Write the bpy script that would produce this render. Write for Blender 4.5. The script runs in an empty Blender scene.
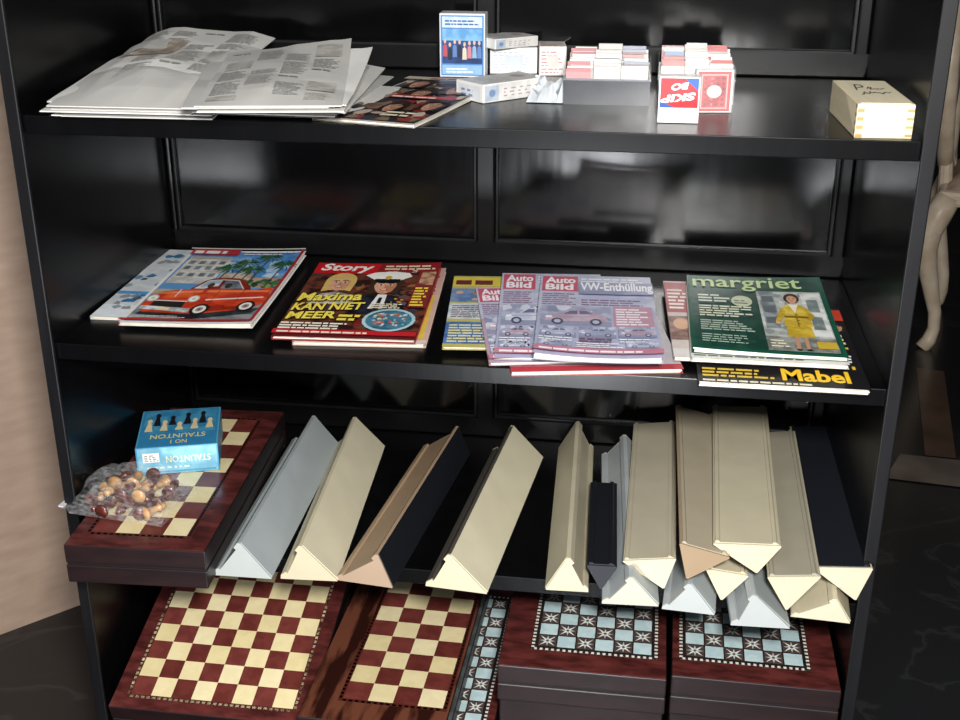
import bpy, bmesh, math, random
from mathutils import Vector, Matrix, noise
random.seed(7)
SC = bpy.context.scene
C = SC.collection
V = Vector
# ------------------------------------------------------------------ camera
F_PX = 1200.0
YAW, PITCH = math.radians(8.2), math.radians(22.5)
CAM = V((0.217, -1.314, 1.30))
sy, cy_, sp, cp = math.sin(YAW), math.cos(YAW), math.sin(PITCH), math.cos(PITCH)
FW = V((-sy*cp, cy_*cp, -sp)); RT = V((cy_, sy, 0)); UP = RT.cross(FW)
cd = bpy.data.cameras.new('camera'); cam = bpy.data.objects.new('camera', cd); C.objects.link(cam)
cd.sensor_width = 36; cd.lens = 36*F_PX/960; cd.clip_start = .02
M = Matrix((RT, UP, -FW)).transposed().to_4x4(); M.translation = CAM
cam.matrix_world = M
SC.camera = cam
SC.view_settings.view_transform = 'Standard'
def ray(u, v): return FW + RT*((u-480)/F_PX) - UP*((v-360)/F_PX)
def P(u, v, z):
    r = ray(u, v); return CAM + r*((z-CAM.z)/r.z)
# ------------------------------------------------------------------ materials
def lin(h):
    c = [int(h[i:i+2], 16)/255 for i in (0, 2, 4)]
    return tuple(x/12.92 if x <= .04045 else ((x+.055)/1.055)**2.4 for x in c)
MC = {}
def mat(h, rough=.5, var=.08, scale=30, bump=0, coat=0, stretch=(1, 1, 1), metal=0, spec=.5, dark=None, detail=3, contrast=0):
    key = (h, rough, var, scale, bump, coat, stretch, metal, spec, dark, contrast, detail)
    if key in MC: return MC[key]
    m = bpy.data.materials.new('m_'+h); m.use_nodes = True
    n = m.node_tree.nodes; L = m.node_tree.links
    b = n['Principled BSDF']
    tc = n.new('ShaderNodeTexCoord'); mp = n.new('ShaderNodeMapping'); mp.inputs['Scale'].default_value = stretch
    ns = n.new('ShaderNodeTexNoise'); ns.inputs['Scale'].default_value = scale; ns.inputs['Detail'].default_value = detail
    L.new(tc.outputs['Object'], mp.inputs['Vector']); L.new(mp.outputs[0], ns.inputs['Vector'])
    rp = n.new('ShaderNodeValToRGB')
    c = lin(h)
    d = lin(dark) if dark else tuple(x*(1-var) for x in c)
    e = c if dark else tuple(min(1, x*(1+var)) for x in c)
    rp.color_ramp.elements[0].color = (*d, 1); rp.color_ramp.elements[1].color = (*e, 1)
    rp.color_ramp.elements[0].position = .3+contrast; rp.color_ramp.elements[1].position = .7-contrast
    L.new(ns.outputs['Fac'], rp.inputs['Fac']); L.new(rp.outputs[0], b.inputs['Base Color'])
    b.inputs['Roughness'].default_value = rough; b.inputs['Metallic'].default_value = metal
    b.inputs['Specular IOR Level'].default_value = spec; b.inputs['Coat Weight'].default_value = coat
    if bump:
        bp = n.new('ShaderNodeBump'); bp.inputs['Strength'].default_value = bump; bp.inputs['Distance'].default_value = .004
        L.new(ns.outputs['Fac'], bp.inputs['Height']); L.new(bp.outputs[0], b.inputs['Normal'])
    MC[key] = m
    return m
def ink(h):     # 'aabbcc' plain ink, 'aabbcc/ddeeff' mottled like a photograph
    if '/' in h:
        a, b = h.split('/'); return mat(a, rough=.36, scale=55, dark=b, detail=5, contrast=.12)
    return mat(h, rough=.38, var=.07, scale=60)
def plastic_clear(h='ffffff', a=.22, scale=45, rough=.14):
    m = bpy.data.materials.new('clear_plastic'); m.use_nodes = True
    n = m.node_tree.nodes; L = m.node_tree.links; n.clear()
    o = n.new('ShaderNodeOutputMaterial'); mx = n.new('ShaderNodeMixShader'); t = n.new('ShaderNodeBsdfTransparent'); g = n.new('ShaderNodeBsdfPrincipled')
    g.inputs['Base Color'].default_value = (*lin(h), 1); g.inputs['Roughness'].default_value = rough
    fr = n.new('ShaderNodeTexNoise'); fr.inputs['Scale'].default_value = scale
    mr = n.new('ShaderNodeMapRange'); mr.inputs['From Min'].default_value = .4; mr.inputs['From Max'].default_value = .75
    mr.inputs['To Min'].default_value = a*.3; mr.inputs['To Max'].default_value = a*1.6
    L.new(fr.outputs['Fac'], mr.inputs['Value']); L.new(mr.outputs[0], mx.inputs['Fac'])
    L.new(t.outputs[0], mx.inputs[1]); L.new(g.outputs[0], mx.inputs[2]); L.new(mx.outputs[0], o.inputs['Surface'])
    return m
BLACK = mat('060607', rough=.27, var=.25, scale=30, bump=.05, stretch=(1, 1, .2), spec=.26, detail=6)
BLACKP = mat('060607', rough=.14, var=.3, scale=8, bump=.11, stretch=(2.4, 1, .4), spec=.5, detail=3)
BLACKF = mat('060607', rough=.35, var=.3, scale=20, bump=.05, stretch=(1, 1, .3), spec=.25)
BLACKE = mat('101012', rough=.45, var=.35, scale=40, stretch=(1, 1, .2), spec=.3)
PAGES = mat('d6d0c4', rough=.7, var=.25, scale=18, stretch=(1, 1, 60))
# ------------------------------------------------------------------ mesh builder
class MB:
    def __init__(s): s.v = []; s.f = []; s.m = []; s.mats = []
    def mi(s, m):
        if m not in s.mats: s.mats.append(m)
        return s.mats.index(m)
    def face(s, pts, m):
        i = len(s.v); s.v += [tuple(p) for p in pts]; s.f.append(tuple(range(i, i+len(pts)))); s.m.append(s.mi(m))
    def grid(s, fn, nu, nv, m):
        i = len(s.v); k = s.mi(m)
        for a in range(nu+1):
            for b in range(nv+1): s.v.append(tuple(fn(a/nu, b/nv)))
        for a in range(nu):
            for b in range(nv):
                q = i+a*(nv+1)+b; s.f.append((q, q+nv+1, q+nv+2, q+1)); s.m.append(k)
    def box(s, a, b, m, M=None):
        x0, y0, z0 = a; x1, y1, z1 = b
        c = [V(p) for p in ((x0,y0,z0),(x1,y0,z0),(x1,y1,z0),(x0,y1,z0),(x0,y0,z1),(x1,y0,z1),(x1,y1,z1),(x0,y1,z1))]
        if M: c = [M@p for p in c]
        i = len(s.v); k = s.mi(m); s.v += [tuple(p) for p in c]
        for q in ((0,3,2,1),(4,5,6,7),(0,1,5,4),(1,2,6,5),(2,3,7,6),(3,0,4,7)):
            s.f.append(tuple(i+j for j in q)); s.m.append(k)
    def prism(s, prof, y0, y1, m, caps=True):
        i = len(s.v); n = len(prof); k = s.mi(m)
        s.v += [(x, y0, z) for x, z in prof]+[(x, y1, z) for x, z in prof]
        for j in range(n):
            q = (j+1) % n; s.f.append((i+j, i+q, i+n+q, i+n+j)); s.m.append(k)
        if caps:
            s.f.append(tuple(i+j for j in range(n))[::-1]); s.m.append(k)
            s.f.append(tuple(i+n+j for j in range(n))); s.m.append(k)
    def tube(s, pts, rad, m, n=10):
        i = len(s.v); k = s.mi(m); pts = [V(p) for p in pts]
        for j, p in enumerate(pts):
            t = (pts[min(j+1, len(pts)-1)]-pts[max(j-1, 0)]).normalized()
            a = t.orthogonal().normalized() if j == 0 else (a-t*a.dot(t)).normalized()
            b = t.cross(a)
            for q in range(n):
                g = 2*math.pi*q/n; s.v.append(tuple(p+(a*math.cos(g)+b*math.sin(g))*rad[j]))
        for j in range(len(pts)-1):
            for q in range(n):
                r = (q+1) % n; s.f.append((i+j*n+q, i+j*n+r, i+(j+1)*n+r, i+(j+1)*n+q)); s.m.append(k)
        s.f.append(tuple(i+q for q in range(n))[::-1]); s.m.append(k)
        e = i+(len(pts)-1)*n; s.f.append(tuple(e+q for q in range(n))); s.m.append(k)
    def build(s, name, parent=None, bevel=0, smooth=False, recalc=True):
        me = bpy.data.meshes.new(name); me.from_pydata(s.v, [], s.f)
        for m in s.mats: me.materials.append(m)
        me.polygons.foreach_set('material_index', s.m)
        if smooth: me.polygons.foreach_set('use_smooth', [True]*len(s.f))
        if recalc:
            bm = bmesh.new(); bm.from_mesh(me); bmesh.ops.remove_doubles(bm, verts=bm.verts, dist=1e-6)
            bmesh.ops.recalc_face_normals(bm, faces=bm.faces); bm.to_mesh(me); bm.free()
        me.update()
        o = bpy.data.objects.new(name, me); C.objects.link(o)
        if parent: o.parent = parent
        if bevel:
            md = o.modifiers.new('bevel', 'BEVEL'); md.width = bevel; md.segments = 2; md.limit_method = 'ANGLE'
        return o
def tag(o, label, cat, group=None):
    o['label'] = label; o['category'] = cat
    if group: o['group'] = group
    return o
def thing(name, label, cat, loc=(0, 0, 0), rz=0, group=None, rx=0):
    o = bpy.data.objects.new(name, None); C.objects.link(o); o.empty_display_size = .02
    o.location = loc; o.rotation_euler = (rx, 0, rz)
    return tag(o, label, cat, group)
def struct(o): o['kind'] = 'structure'; return o
# ------------------------------------------------------------------ flat printing
TC = {}
def glyphs(s, bold):
    if (s, bold) in TC: return TC[(s, bold)]
    cu = bpy.data.curves.new('t', 'FONT'); cu.body = s; cu.offset = bold; cu.resolution_u = 3
    ob = bpy.data.objects.new('t', cu); C.objects.link(ob)
    dg = bpy.context.evaluated_depsgraph_get()
    me = bpy.data.meshes.new_from_object(ob.evaluated_get(dg))
    vs = [(v.co.x, v.co.y) for v in me.vertices]; ps = [tuple(p.vertices) for p in me.polygons]
    bpy.data.objects.remove(ob); bpy.data.curves.remove(cu); bpy.data.meshes.remove(me)
    x0 = min(v[0] for v in vs); x1 = max(v[0] for v in vs); y0 = min(v[1] for v in vs); y1 = max(v[1] for v in vs)
    r = [[((vs[i][0]-x0)/(x1-x0), (vs[i][1]-y0)/(y1-y0)) for i in p] for p in ps]
    TC[(s, bold)] = r
    return r
class Pr:
    def __init__(s, o, ex, ey, n, w, l, surf=None):
        s.o, s.ex, s.ey, s.n, s.w, s.l, s.surf = V(o), V(ex), V(ey), V(n), w, l, surf; s.mb = MB(); s.k = 1; s.x = 0
    def pt(s, x, y):
        X, Y = x*s.w, y*s.l
        h = s.surf(X, Y) if s.surf else 0
        return s.o+s.ex*X+s.ey*Y+s.n*(h+.00006*s.k+.0001+s.x)
    def up(s): s.k += 1
    def rect(s, x0, y0, x1, y1, c, bump=True):
        if bump: s.up()
        nu = max(1, int((x1-x0)*s.w/.01)) if s.surf else 1; nv = max(1, int((y1-y0)*s.l/.01)) if s.surf else 1
        s.mb.grid(lambda a, b: s.pt(x0+(x1-x0)*a, y0+(y1-y0)*b), nu, nv, ink(c))
    def poly(s, pts, c, bump=True):
        if bump: s.up()
        cx = sum(p[0] for p in pts)/len(pts); cy = sum(p[1] for p in pts)/len(pts)
        for i in range(len(pts)):
            a, b = pts[i], pts[(i+1) % len(pts)]
            s.mb.face((s.pt(cx, cy), s.pt(*a), s.pt(*b)), ink(c))
    def ell(s, cx, cy, rx, ry, c, n=18, bump=True):
        s.poly([(cx+rx*math.cos(2*math.pi*i/n), cy+ry*math.sin(2*math.pi*i/n)) for i in range(n)], c, bump)
    def line(s, pts, wd, c, bump=True):
        if bump: s.up()
        for a, b in zip(pts, pts[1:]):
            d = V((b[0]-a[0], b[1]-a[1])); d = V((-d.y, d.x)).normalized()*wd/2
            s.mb.face([s.pt(*p) for p in ((a[0]+d.x, a[1]+d.y), (a[0]-d.x, a[1]-d.y), (b[0]-d.x, b[1]-d.y), (b[0]+d.x, b[1]+d.y))], ink(c))
    def text(s, t, x0, y0, x1, y1, c, bold=.02, flip=False, shear=0, rise=0):
        s.up(); s.x = .0004 if s.surf else 0
        for p in glyphs(t, bold):
            q = []
            for a, b in p:
                if flip: a, b = 1-a, 1-b
                q.append(s.pt(x0+(x1-x0)*a+shear*b*(y1-y0), y0+(y1-y0)*b+rise*a))
            s.mb.face(q, ink(c))
        s.x = 0
    def bars(s, x0, y0, x1, y1, n, c, fill=.55, seed=1):
        # unreadable small print: rows of short word-like dashes
        rnd = random.Random(seed); s.up(); dy = (y1-y0)/n
        for i in range(n):
            x = x0; e = x0+(x1-x0)*rnd.uniform(.65, 1)
            while x < e-.01:
                q = min(e, x+dy*rnd.uniform(1.0, 3.2)*s.l/s.w*.6); s.rect(x, y0+dy*i, q, y0+dy*(i+fill), c, False); x = q+dy*.35
    def mess(s, x0, y0, x1, y1, n, cols, sz, seed):
        rnd = random.Random(seed)
        for i in range(n):
            if i % 6 == 0: s.up()
            x, y = rnd.uniform(x0, x1), rnd.uniform(y0, y1); a = rnd.uniform(0, 3); k = rnd.randint(4, 7)
            q = [(min(x1, max(x0, x+sz*rnd.uniform(.4, 1)*math.cos(a+6.283*j/k))), min(y1, max(y0, y+sz*.75*rnd.uniform(.4, 1)*math.sin(a+6.283*j/k)))) for j in range(k)]
            s.poly(q, rnd.choice(cols), False)
    def build(s, name, parent):
        return s.mb.build(name, parent, recalc=False) if s.mb.f else None
def quad(BL, BR, TL, z, blend=0):
    p, q, r = P(*BL, z), P(*BR, z), P(*TL, z)
    a = math.atan2((q-p).y, (q-p).x); d = r-p; a2 = math.atan2(-d.x, d.y); w = (q-p).length
    a = a*(1-blend)+a2*blend
    n = V((-math.sin(a), math.cos(a), 0)); l = d.dot(n)
    return p, a, w, l
# ------------------------------------------------------------------ setting
Z1, Z2, Z3, Z4 = 1.028, .7415, .45, .165
def marble(n_):
    m = bpy.data.materials.new(n_); m.use_nodes = True
    n = m.node_tree.nodes; L = m.node_tree.links; b = n['Principled BSDF']
    tc = n.new('ShaderNodeTexCoord'); ns = n.new('ShaderNodeTexNoise'); ns.inputs['Scale'].default_value = 2.2; ns.inputs['Detail'].default_value = 8; ns.inputs['Distortion'].default_value = 1.6
    L.new(tc.outputs['Object'], ns.inputs['Vector'])
    rp = n.new('ShaderNodeValToRGB'); e = rp.color_ramp.elements
    e[0].position = .0; e[0].color = (.006, .007, .009, 1); e[1].position = 1; e[1].color = (.008, .008, .009, 1)
    for p_, c_ in ((.485, .009), (.5, .022), (.515, .009)):
        x = e.new(p_); x.color = (c_, c_, c_*1.02, 1)
    L.new(ns.outputs['Fac'], rp.inputs['Fac']); L.new(rp.outputs[0], b.inputs['Base Color'])
    b.inputs['Roughness'].default_value = .25
    return m
b = MB(); b.box((-3, -3.5, -.05), (4, 5, 0), marble('black_marble')); struct(b.build('floor'))
b = MB(); b.box((-3, 5, 0), (4, 5.1, 2.8), mat('181412', rough=.6)); struct(b.build('wall_back'))
wd = mat('a18a79', rough=.5, scale=14, stretch=(1, 1, 3.5), dark='927b69', detail=5)
p0, p1 = V((-1.7, -.49, 0)), V((-.43, .895, 0))
d = (p1-p0); ln = d.length
b = MB(); b.box((0, 0, 0), (ln, .03, 2.4), wd)
o = struct(b.build('wall_left')); o.location = p0; o.rotation_euler = (0, 0, math.atan2(d.y, d.x))
b = MB()
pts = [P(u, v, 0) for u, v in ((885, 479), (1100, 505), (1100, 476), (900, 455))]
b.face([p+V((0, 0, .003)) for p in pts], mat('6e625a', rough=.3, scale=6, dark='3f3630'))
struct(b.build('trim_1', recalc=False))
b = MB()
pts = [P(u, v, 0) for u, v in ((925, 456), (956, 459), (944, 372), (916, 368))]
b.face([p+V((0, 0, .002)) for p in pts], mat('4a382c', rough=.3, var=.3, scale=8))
struct(b.build('floor_reflection', recalc=False))  # brownish reflection in the marble, painted as a flat patch
# ------------------------------------------------------------------ bookcase
bk = thing('bookcase', 'tall glossy black open bookcase holding games, cards and magazines', 'bookcase', (0, 0, 0))
D, TH, HT = .40, .022, 1.72
XL, XR, PT = -.513, .5, .014
for x in (XL-PT, XR):
    b = MB(); b.box((x, -.004, 0), (x+PT, D+.03, HT), BLACK); b.box((x-.001, -.009, 0), (x+PT+.001, -.004, HT), BLACKE); b.build('side_panel', bk, .0015)
for z in (Z1, Z2, Z3, Z4, 1.335):
    b = MB(); b.box((XL, 0, z-TH), (XR, D, z), BLACK); b.build('shelf', bk, .0012)
b = MB(); b.box((XL-PT, 0, HT), (XR+PT, D+.03, HT+.022), BLACK); b.build('top_board', bk, .002)
b = MB(); b.box((XL, .02, 0), (XR, .04, Z4-TH), BLACK); b.build('plinth', bk, .002)
b = MB(); b.box((XL, D+.014, Z4), (XR, D+.026, HT), BLACKP); b.build('back_panel', bk)
levels = [Z4, Z3, Z2, Z1, 1.335, HT]
for lo, hi in zip(levels, levels[1:]):
    b = MB()
    b.box((XL, D, lo), (XR, D+.0135, lo+.03), BLACKF); b.box((XL, D, hi-TH-.02), (XR, D+.0135, hi-TH), BLACKF)
    for x0, x1 in ((XL, XL+.008), (-.036, -.008), (.482, XR)): b.box((x0, D, lo+.03), (x1, D+.0135, hi-TH-.02), BLACKF)
    b.build('back_frame', bk, .003)
    b = MB()   # beads round the recessed panels
    for x0, x1 in ((XL+.008, -.036), (-.008, .482)):
        z0, z1 = lo+.03, hi-TH-.02
        for A, B in (((x0, z0), (x1, z0+.005)), ((x0, z1-.005), (x1, z1)), ((x0, z0+.005), (x0+.005, z1-.005)), ((x1-.005, z0+.005), (x1, z1-.005))):
            b.box((A[0], D+.006, A[1]), (B[0], D+.014, B[1]), BLACKE)
    b.build('panel_bead', bk, .0015)
# ------------------------------------------------------------------ magazines
def magazine(label, BL, BR, TL, z, t, cover, design, group=None, l=None, curl=(), spine=None, cat='magazine', blend=0):
    p, a, w, l0 = quad(BL, BR, TL, z+t, blend); l = l or l0
    r = thing('magazine', label, cat, (p.x, p.y, z), a, group)
    rnd = random.Random(label)
    def surf(x, y):
        h = t
        for cx, cy, amp in curl:
            fx = x/w if cx == 1 else 1-x/w if cx == 0 else 1; fy = y/l if cy == 1 else 1-y/l if cy == 0 else 1
            h += amp*max(0, min(1.1, fx*fy))**2.5
        return h
    # three page sections with slightly uneven edges
    for k in range(3):
        e = .0022; z0, z1 = .0006+(t-.0014)*k/3, .0006+(t-.0014)*(k+1)/3
        jx, jy, jt = rnd.uniform(-.0012, .0012), rnd.uniform(-.0016, .0016), rnd.uniform(-.006, .006)
        def sheet(u, v, zz, fr):
            x, y = e+(w-2*e)*u, e+(l-2*e)*v
            return V((x+jx+jt*y*.3, y+jy, zz+max(0, surf(w*u, l*v)-t)*fr))
        f0, f1 = .5+.5*k/3, .5+.5*(k+1)/3
        b = MB(); nu = 10
        b.grid(lambda u, v: sheet(u, v, z0, f0), nu, nu, PAGES); b.grid(lambda u, v: sheet(u, v, z1-.0001, f1), nu, nu, PAGES)
        for fn in (lambda s: (s, 0), lambda s: (s, 1), lambda s: (0, s), lambda s: (1, s)):
            b.grid(lambda s, q, fn=fn: sheet(*fn(s), z0, f0).lerp(sheet(*fn(s), z1-.0001, f1), q), nu, 1, PAGES)
        b.build('pages', r)
    b = MB(); cm = ink(cover)
    b.grid(lambda u, v: (w*u, l*v, surf(w*u, l*v)), 14, 14, cm)
    b.grid(lambda u, v: (w*u, l*v, .0003+max(0, surf(w*u, l*v)-t)*.5), 10, 10, cm)
    b.grid(lambda u, v: (0, l*u, .0003+(surf(0, l*u)-.0003)*v+max(0, surf(0, l*u)-t)*.5*(1-v)), 10, 1, ink(spine or cover))
    b.build('cover', r)
    pr = Pr((0, 0, 0), (1, 0, 0), (0, 1, 0), (0, 0, 1), w, l, surf)
    design(pr); pr.build('cover_print', r)
    return r
def d_pale(p):
    p.rect(0, .0, 1, 1, 'd4d8da/c2c9ce'); p.rect(0, .0, .35, .16, 'dfe6ea')
    p.mess(.0, .1, .5, .97, 40, ['5f86a6', '4a525c', '8a9aa3', '8f8f8e', '2f6f9c', 'c9d2d8'], .055, 3)
    p.rect(0, .3, .3, .34, '4f8fc0')
def d_car(p):
    p.rect(.03, .02, .97, .98, '5a8fc4')
    p.rect(.03, .58, .97, .98, '5a92cc/3f7cba'); p.mess(.05, .6, .95, .9, 30, ['aac4de/8cb0d4', 'c2d4e4/a4c0da', '86aed4/6c9ac8'], .09, 4)
    p.rect(.03, .02, .97, .4, '8f9498/6d7478'); p.rect(.03, .36, .97, .42, 'b8ad96/9a907c')
    p.rect(.05, .5, .42, .86, 'd6d4cc/b4b2ae'); p.poly([(.04, .86), (.08, .9), (.4, .9), (.44, .86)], 'b0a698')
    for yy in (.6, .7, .78):
        for xx in (.08, .17, .26, .34): p.rect(xx, yy, xx+.05, yy+.05, '7a8488/5c666c', False)
    p.rect(.44, .46, .7, .66, 'c8b8a4/a89880'); p.rect(.7, .46, .96, .6, 'b8a08c/94806c')
    p.mess(.42, .46, .97, .58, 44, ['2e5a38', '3e6e44', '244a30', '5a8a4e', '7a9a58', '1e3c24'], .045, 7)
    for x, h in ((.58, .86), (.74, .95), (.9, .84), (.67, .76), (.48, .78)):
        p.line([(x-.03, .46), (x-.015, .64), (x, h-.05)], .012, '4c3a28')
        p.up()
        for a in range(13):
            g = a*math.pi/6.5+.3
            p.poly([(x, h-.05), (x+.06*math.cos(g), h-.035+.045*math.sin(g)), (x+.125*math.cos(g), h-.065+.07*math.sin(g)-.02), (x+.075*math.cos(g+.2), h-.06+.05*math.sin(g+.18))], ['1f4a2a', '2e6236', '163a20', '3f7244'][a % 4], False)
    # big vintage coupe, three-quarter view (drawn in a 0..1 frame, scaled up)
    S = lambda pts: [(.01+x*1.0, -.05+y*1.17) for x, y in pts]
    E = lambda x, y, rx, ry, c: p.ell(.01+x, -.05+y*1.17, rx*1.03, ry*1.15, c)
    p.poly(S([(.06, .12), (.5, .075), (.92, .14), (.96, .2), (.5, .14), (.1, .18)]), '34383c/1c2024')
    p.poly(S([(.04, .2), (.045, .28), (.07, .335), (.13, .365), (.24, .39), (.45, .405), (.7, .405), (.84, .4), (.92, .435), (.95, .42), (.95, .37), (.955, .26), (.88, .185), (.5, .125), (.09, .14)]), 'd84c22/b83216')
    p.poly(S([(.07, .33), (.14, .36), (.42, .385), (.42, .36), (.2, .335)]), 'f09a6c/e4703e'); p.poly(S([(.45, .385), (.93, .4), (.93, .38), (.45, .36)]), 'ec7a48')
    p.poly(S([(.46, .14), (.46, .2), (.6, .22), (.78, .23), (.9, .24), (.88, .19)]), '9c2a12/7e200e'); p.poly(S([(.14, .29), (.16, .33), (.36, .345), (.38, .3)]), 'e86838/d85428')
    p.poly(S([(.3, .395), (.36, .49), (.41, .525), (.52, .535), (.62, .53), (.69, .5), (.78, .405)]), '8a2212/6e180c'); p.poly(S([(.33, .4), (.395, .495), (.5, .505), (.5, .405)]), 'ccd6da/94a8b2'); p.poly(S([(.53, .405), (.53, .505), (.63, .5), (.72, .405)]), '7c8890/505c64')
    p.line(S([(.33, .4), (.395, .497), (.5, .508), (.63, .503), (.72, .405)]), .008, 'd8d8d4')
    E(.44, .44, .025, .03, '4a3028'); E(.58, .44, .025, .03, '3a2a24')
    p.poly(S([(.05, .165), (.05, .2), (.44, .18), (.45, .135)]), 'e0e4e4/98a0a4'); p.poly(S([(.11, .2), (.12, .255), (.36, .25), (.37, .185)]), '24201e')
    for i in range(9): p.poly(S([(.13+.026*i, .195), (.138+.026*i, .195), (.138+.026*i, .245), (.13+.026*i, .245)]), 'ccd0d0', False)
    p.line(S([(.11, .257), (.37, .252)]), .01, 'dde0e0'); p.line(S([(.24, .3), (.24, .385)]), .008, 'e0e0dc')
    for x in (.085, .405): E(x, .28, .042, .038, 'b8bcbc'); E(x, .28, .032, .029, 'f0ecdc'); E(x, .28, .014, .013, 'c8c4b8')
    p.poly(S([(.2, .155), (.29, .15), (.29, .178), (.2, .183)]), 'e8d8a0'); p.line(S([(.5, .27), (.93, .31)]), .014, 'f0eadf'); p.line(S([(.55, .2), (.55, .38)]), .005, '8a2412'); p.line(S([(.74, .23), (.74, .39)]), .005, '8a2412')
    for x, y in ((.52, .165), (.85, .205)): E(x, y, .065, .06, '141416'); E(x, y, .045, .041, 'e8e2d8'); E(x, y, .026, .024, '9a9a9a'); E(x, y, .012, .011, '9a2a1c')
    p.rect(.03, .9, .45, .98, 'b3242c'); p.bars(.06, .915, .44, .975, 1, 'f2efe8', .7, 4)
    p.rect(0, 0, 1, .02, 'b0302c'); p.rect(.975, 0, 1, 1, 'a5262a'); p.rect(.0, .985, 1, 1, 'ddd8d4')
    p.bars(.5, .9, .95, .96, 2, 'e6e6e6', .4, 8); p.bars(.06, .03, .6, .06, 2, 'e8e4da', .4, 11)
def d_pink(p):
    p.rect(0, 0, 1, 1, 'c9a79a'); p.rect(.8, .05, .97, .6, 'd8b94a'); p.bars(.82, .6, .97, .95, 7, '7a2d32', .5, 5); p.rect(.5, 0, 1, .04, 'd9c6c0')
def face(p, x, y, s, skin, hair, cap=None):
    sd = skin.split('/')[-1]
    p.ell(x, y+.03*s, .1*s, .1*s, hair); p.poly([(x-.1*s, y+.02*s), (x-.095*s, y-.1*s), (x-.05*s, y-.08*s), (x+.05*s, y-.08*s), (x+.09*s, y-.09*s), (x+.1*s, y+.02*s)], hair)
    p.poly([(x+.068*s*math.cos(t)*(1 if math.sin(t) > 0 else 1-.25*abs(math.sin(t))), y+.088*s*math.sin(t)) for t in [6.283*i/20 for i in range(20)]], skin)
    p.ell(x+.035*s, y-.01*s, .026*s, .06*s, sd); p.poly([(x-.06*s, y+.04*s), (x-.03*s, y+.085*s), (x+.05*s, y+.08*s), (x+.066*s, y+.03*s), (x+.03*s, y+.058*s)], hair)
    for q in (-.028, .03):
        p.ell(x+q*s, y+.012*s, .015*s, .008*s, 'e4dcd4', 8); p.ell(x+q*s, y+.012*s, .008*s, .008*s, '2a211c', 8); p.line([(x+(q-.018)*s, y+.03*s), (x+(q+.018)*s, y+.032*s)], .006*s, '3a2a20')
    p.line([(x, y+.008*s), (x+.008*s, y-.018*s), (x-.004*s, y-.02*s)], .006*s, '9a6a50')
    p.ell(x, y-.045*s, .026*s, .009*s, 'a8504a', 8); p.ell(x, y-.043*s, .018*s, .004*s, 'efe6de', 8)
    if cap:   # peaked officer's cap
        p.poly([(x-.075*s, y+.06*s), (x-.15*s, y+.115*s), (x-.1*s, y+.15*s), (x+.02*s, y+.165*s), (x+.12*s, y+.145*s), (x+.145*s, y+.105*s), (x+.075*s, y+.06*s)], cap)
        p.poly([(x-.08*s, y+.075*s), (x-.078*s, y+.055*s), (x+.078*s, y+.055*s), (x+.08*s, y+.075*s)], '17171c'); p.poly([(x-.085*s, y+.055*s), (x-.05*s, y+.03*s), (x+.05*s, y+.03*s), (x+.085*s, y+.055*s)], '0c0c10')
        p.ell(x, y+.09*s, .022*s, .022*s, 'c8a648', 10)
def d_story(p):
    p.rect(0, 0, 1, 1, '5b1f22'); p.rect(0, .1, 1, .86, '6a3a2a/2e1614'); p.mess(.02, .15, .98, .86, 80, ['7a4a34/5a3626', '43211c', '8f2a28/6a1c1c', '2a2024', '96603e/744628', '5a4a44', '3a3a48'], .06, 9)
    p.rect(0, .86, 1, 1, '8c1d22'); p.poly([(.01, .83), (.0, .99), (.52, .985), (.5, .83)], 'c2181f')
    p.text('Story', .04, .84, .45, .98, 'f6f1ea', .03, shear=.2)
    p.bars(.56, .9, .97, .98, 2, 'e8d9b8', .5, 2); p.mess(.54, .84, .84, .89, 14, ['c99a7a', '6a4030', 'd8c8b8', '3a3038'], .03, 31)
    p.poly([(.1, .4), (.16, .53), (.28, .57), (.4, .53), (.46, .4)], 'c9c4bc/7f7a76')
    p.poly([(.42, .28), (.48, .5), (.6, .55), (.76, .52), (.88, .28)], '262a34/101218'); p.poly([(.57, .35), (.6, .54), (.67, .54), (.68, .35)], 'e8e6e2'); p.poly([(.61, .35), (.62, .5), (.645, .5), (.65, .35)], '17171c'); p.mess(.72, .36, .84, .5, 14, ['c8a040', 'b83030', '3a5a90'], .02, 2)
    face(p, .27, .68, 1.2, 'e0b090/c88e6c', 'cfae66'); face(p, .63, .645, 1.25, 'd8a283/b87c5c', '3c2a20', 'efece6')
    p.rect(.86, .36, 1, .86, '7d2a28'); p.rect(.88, .66, .99, .84, 'c99a7a/6a4030'); p.bars(.87, .38, .98, .64, 7, 'f0d548', .55, 6)
    for dx, c in ((.008, '2a1010'), (0, 'f0dc58')):
        p.text('Maxima', .03+dx, .4-dx, .5+dx, .51-dx, c, .03, rise=.03, shear=.08)
        p.text('KAN NIET', .03+dx, .28-dx, .54+dx, .375-dx, c, .03, rise=.03, shear=.08); p.text('MEER', .03+dx, .17-dx, .38+dx, .26-dx, c, .03, rise=.02, shear=.08)
    p.bars(.02, .06, .56, .15, 3, 'f4ead8', .55, 40); p.bars(.4, .17, .56, .26, 2, 'f0dc58', .6, 41)
    p.ell(.77, .19, .19, .14, 'a9ccd2'); p.ell(.77, .19, .165, .12, '4a7c92/2f5c74'); p.mess(.65, .11, .89, .27, 40, ['c8d6d4', 'd94b4a', '8fb8c4', 'd8c07a', 'b08060'], .022, 6)
    p.rect(0, 0, 1, .05, 'b9232a'); p.bars(.03, .01, .95, .04, 1, 'e9e2cf', .6, 1); p.bars(.6, .33, .86, .4, 3, 'f3e9c8', .5, 12)
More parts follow.
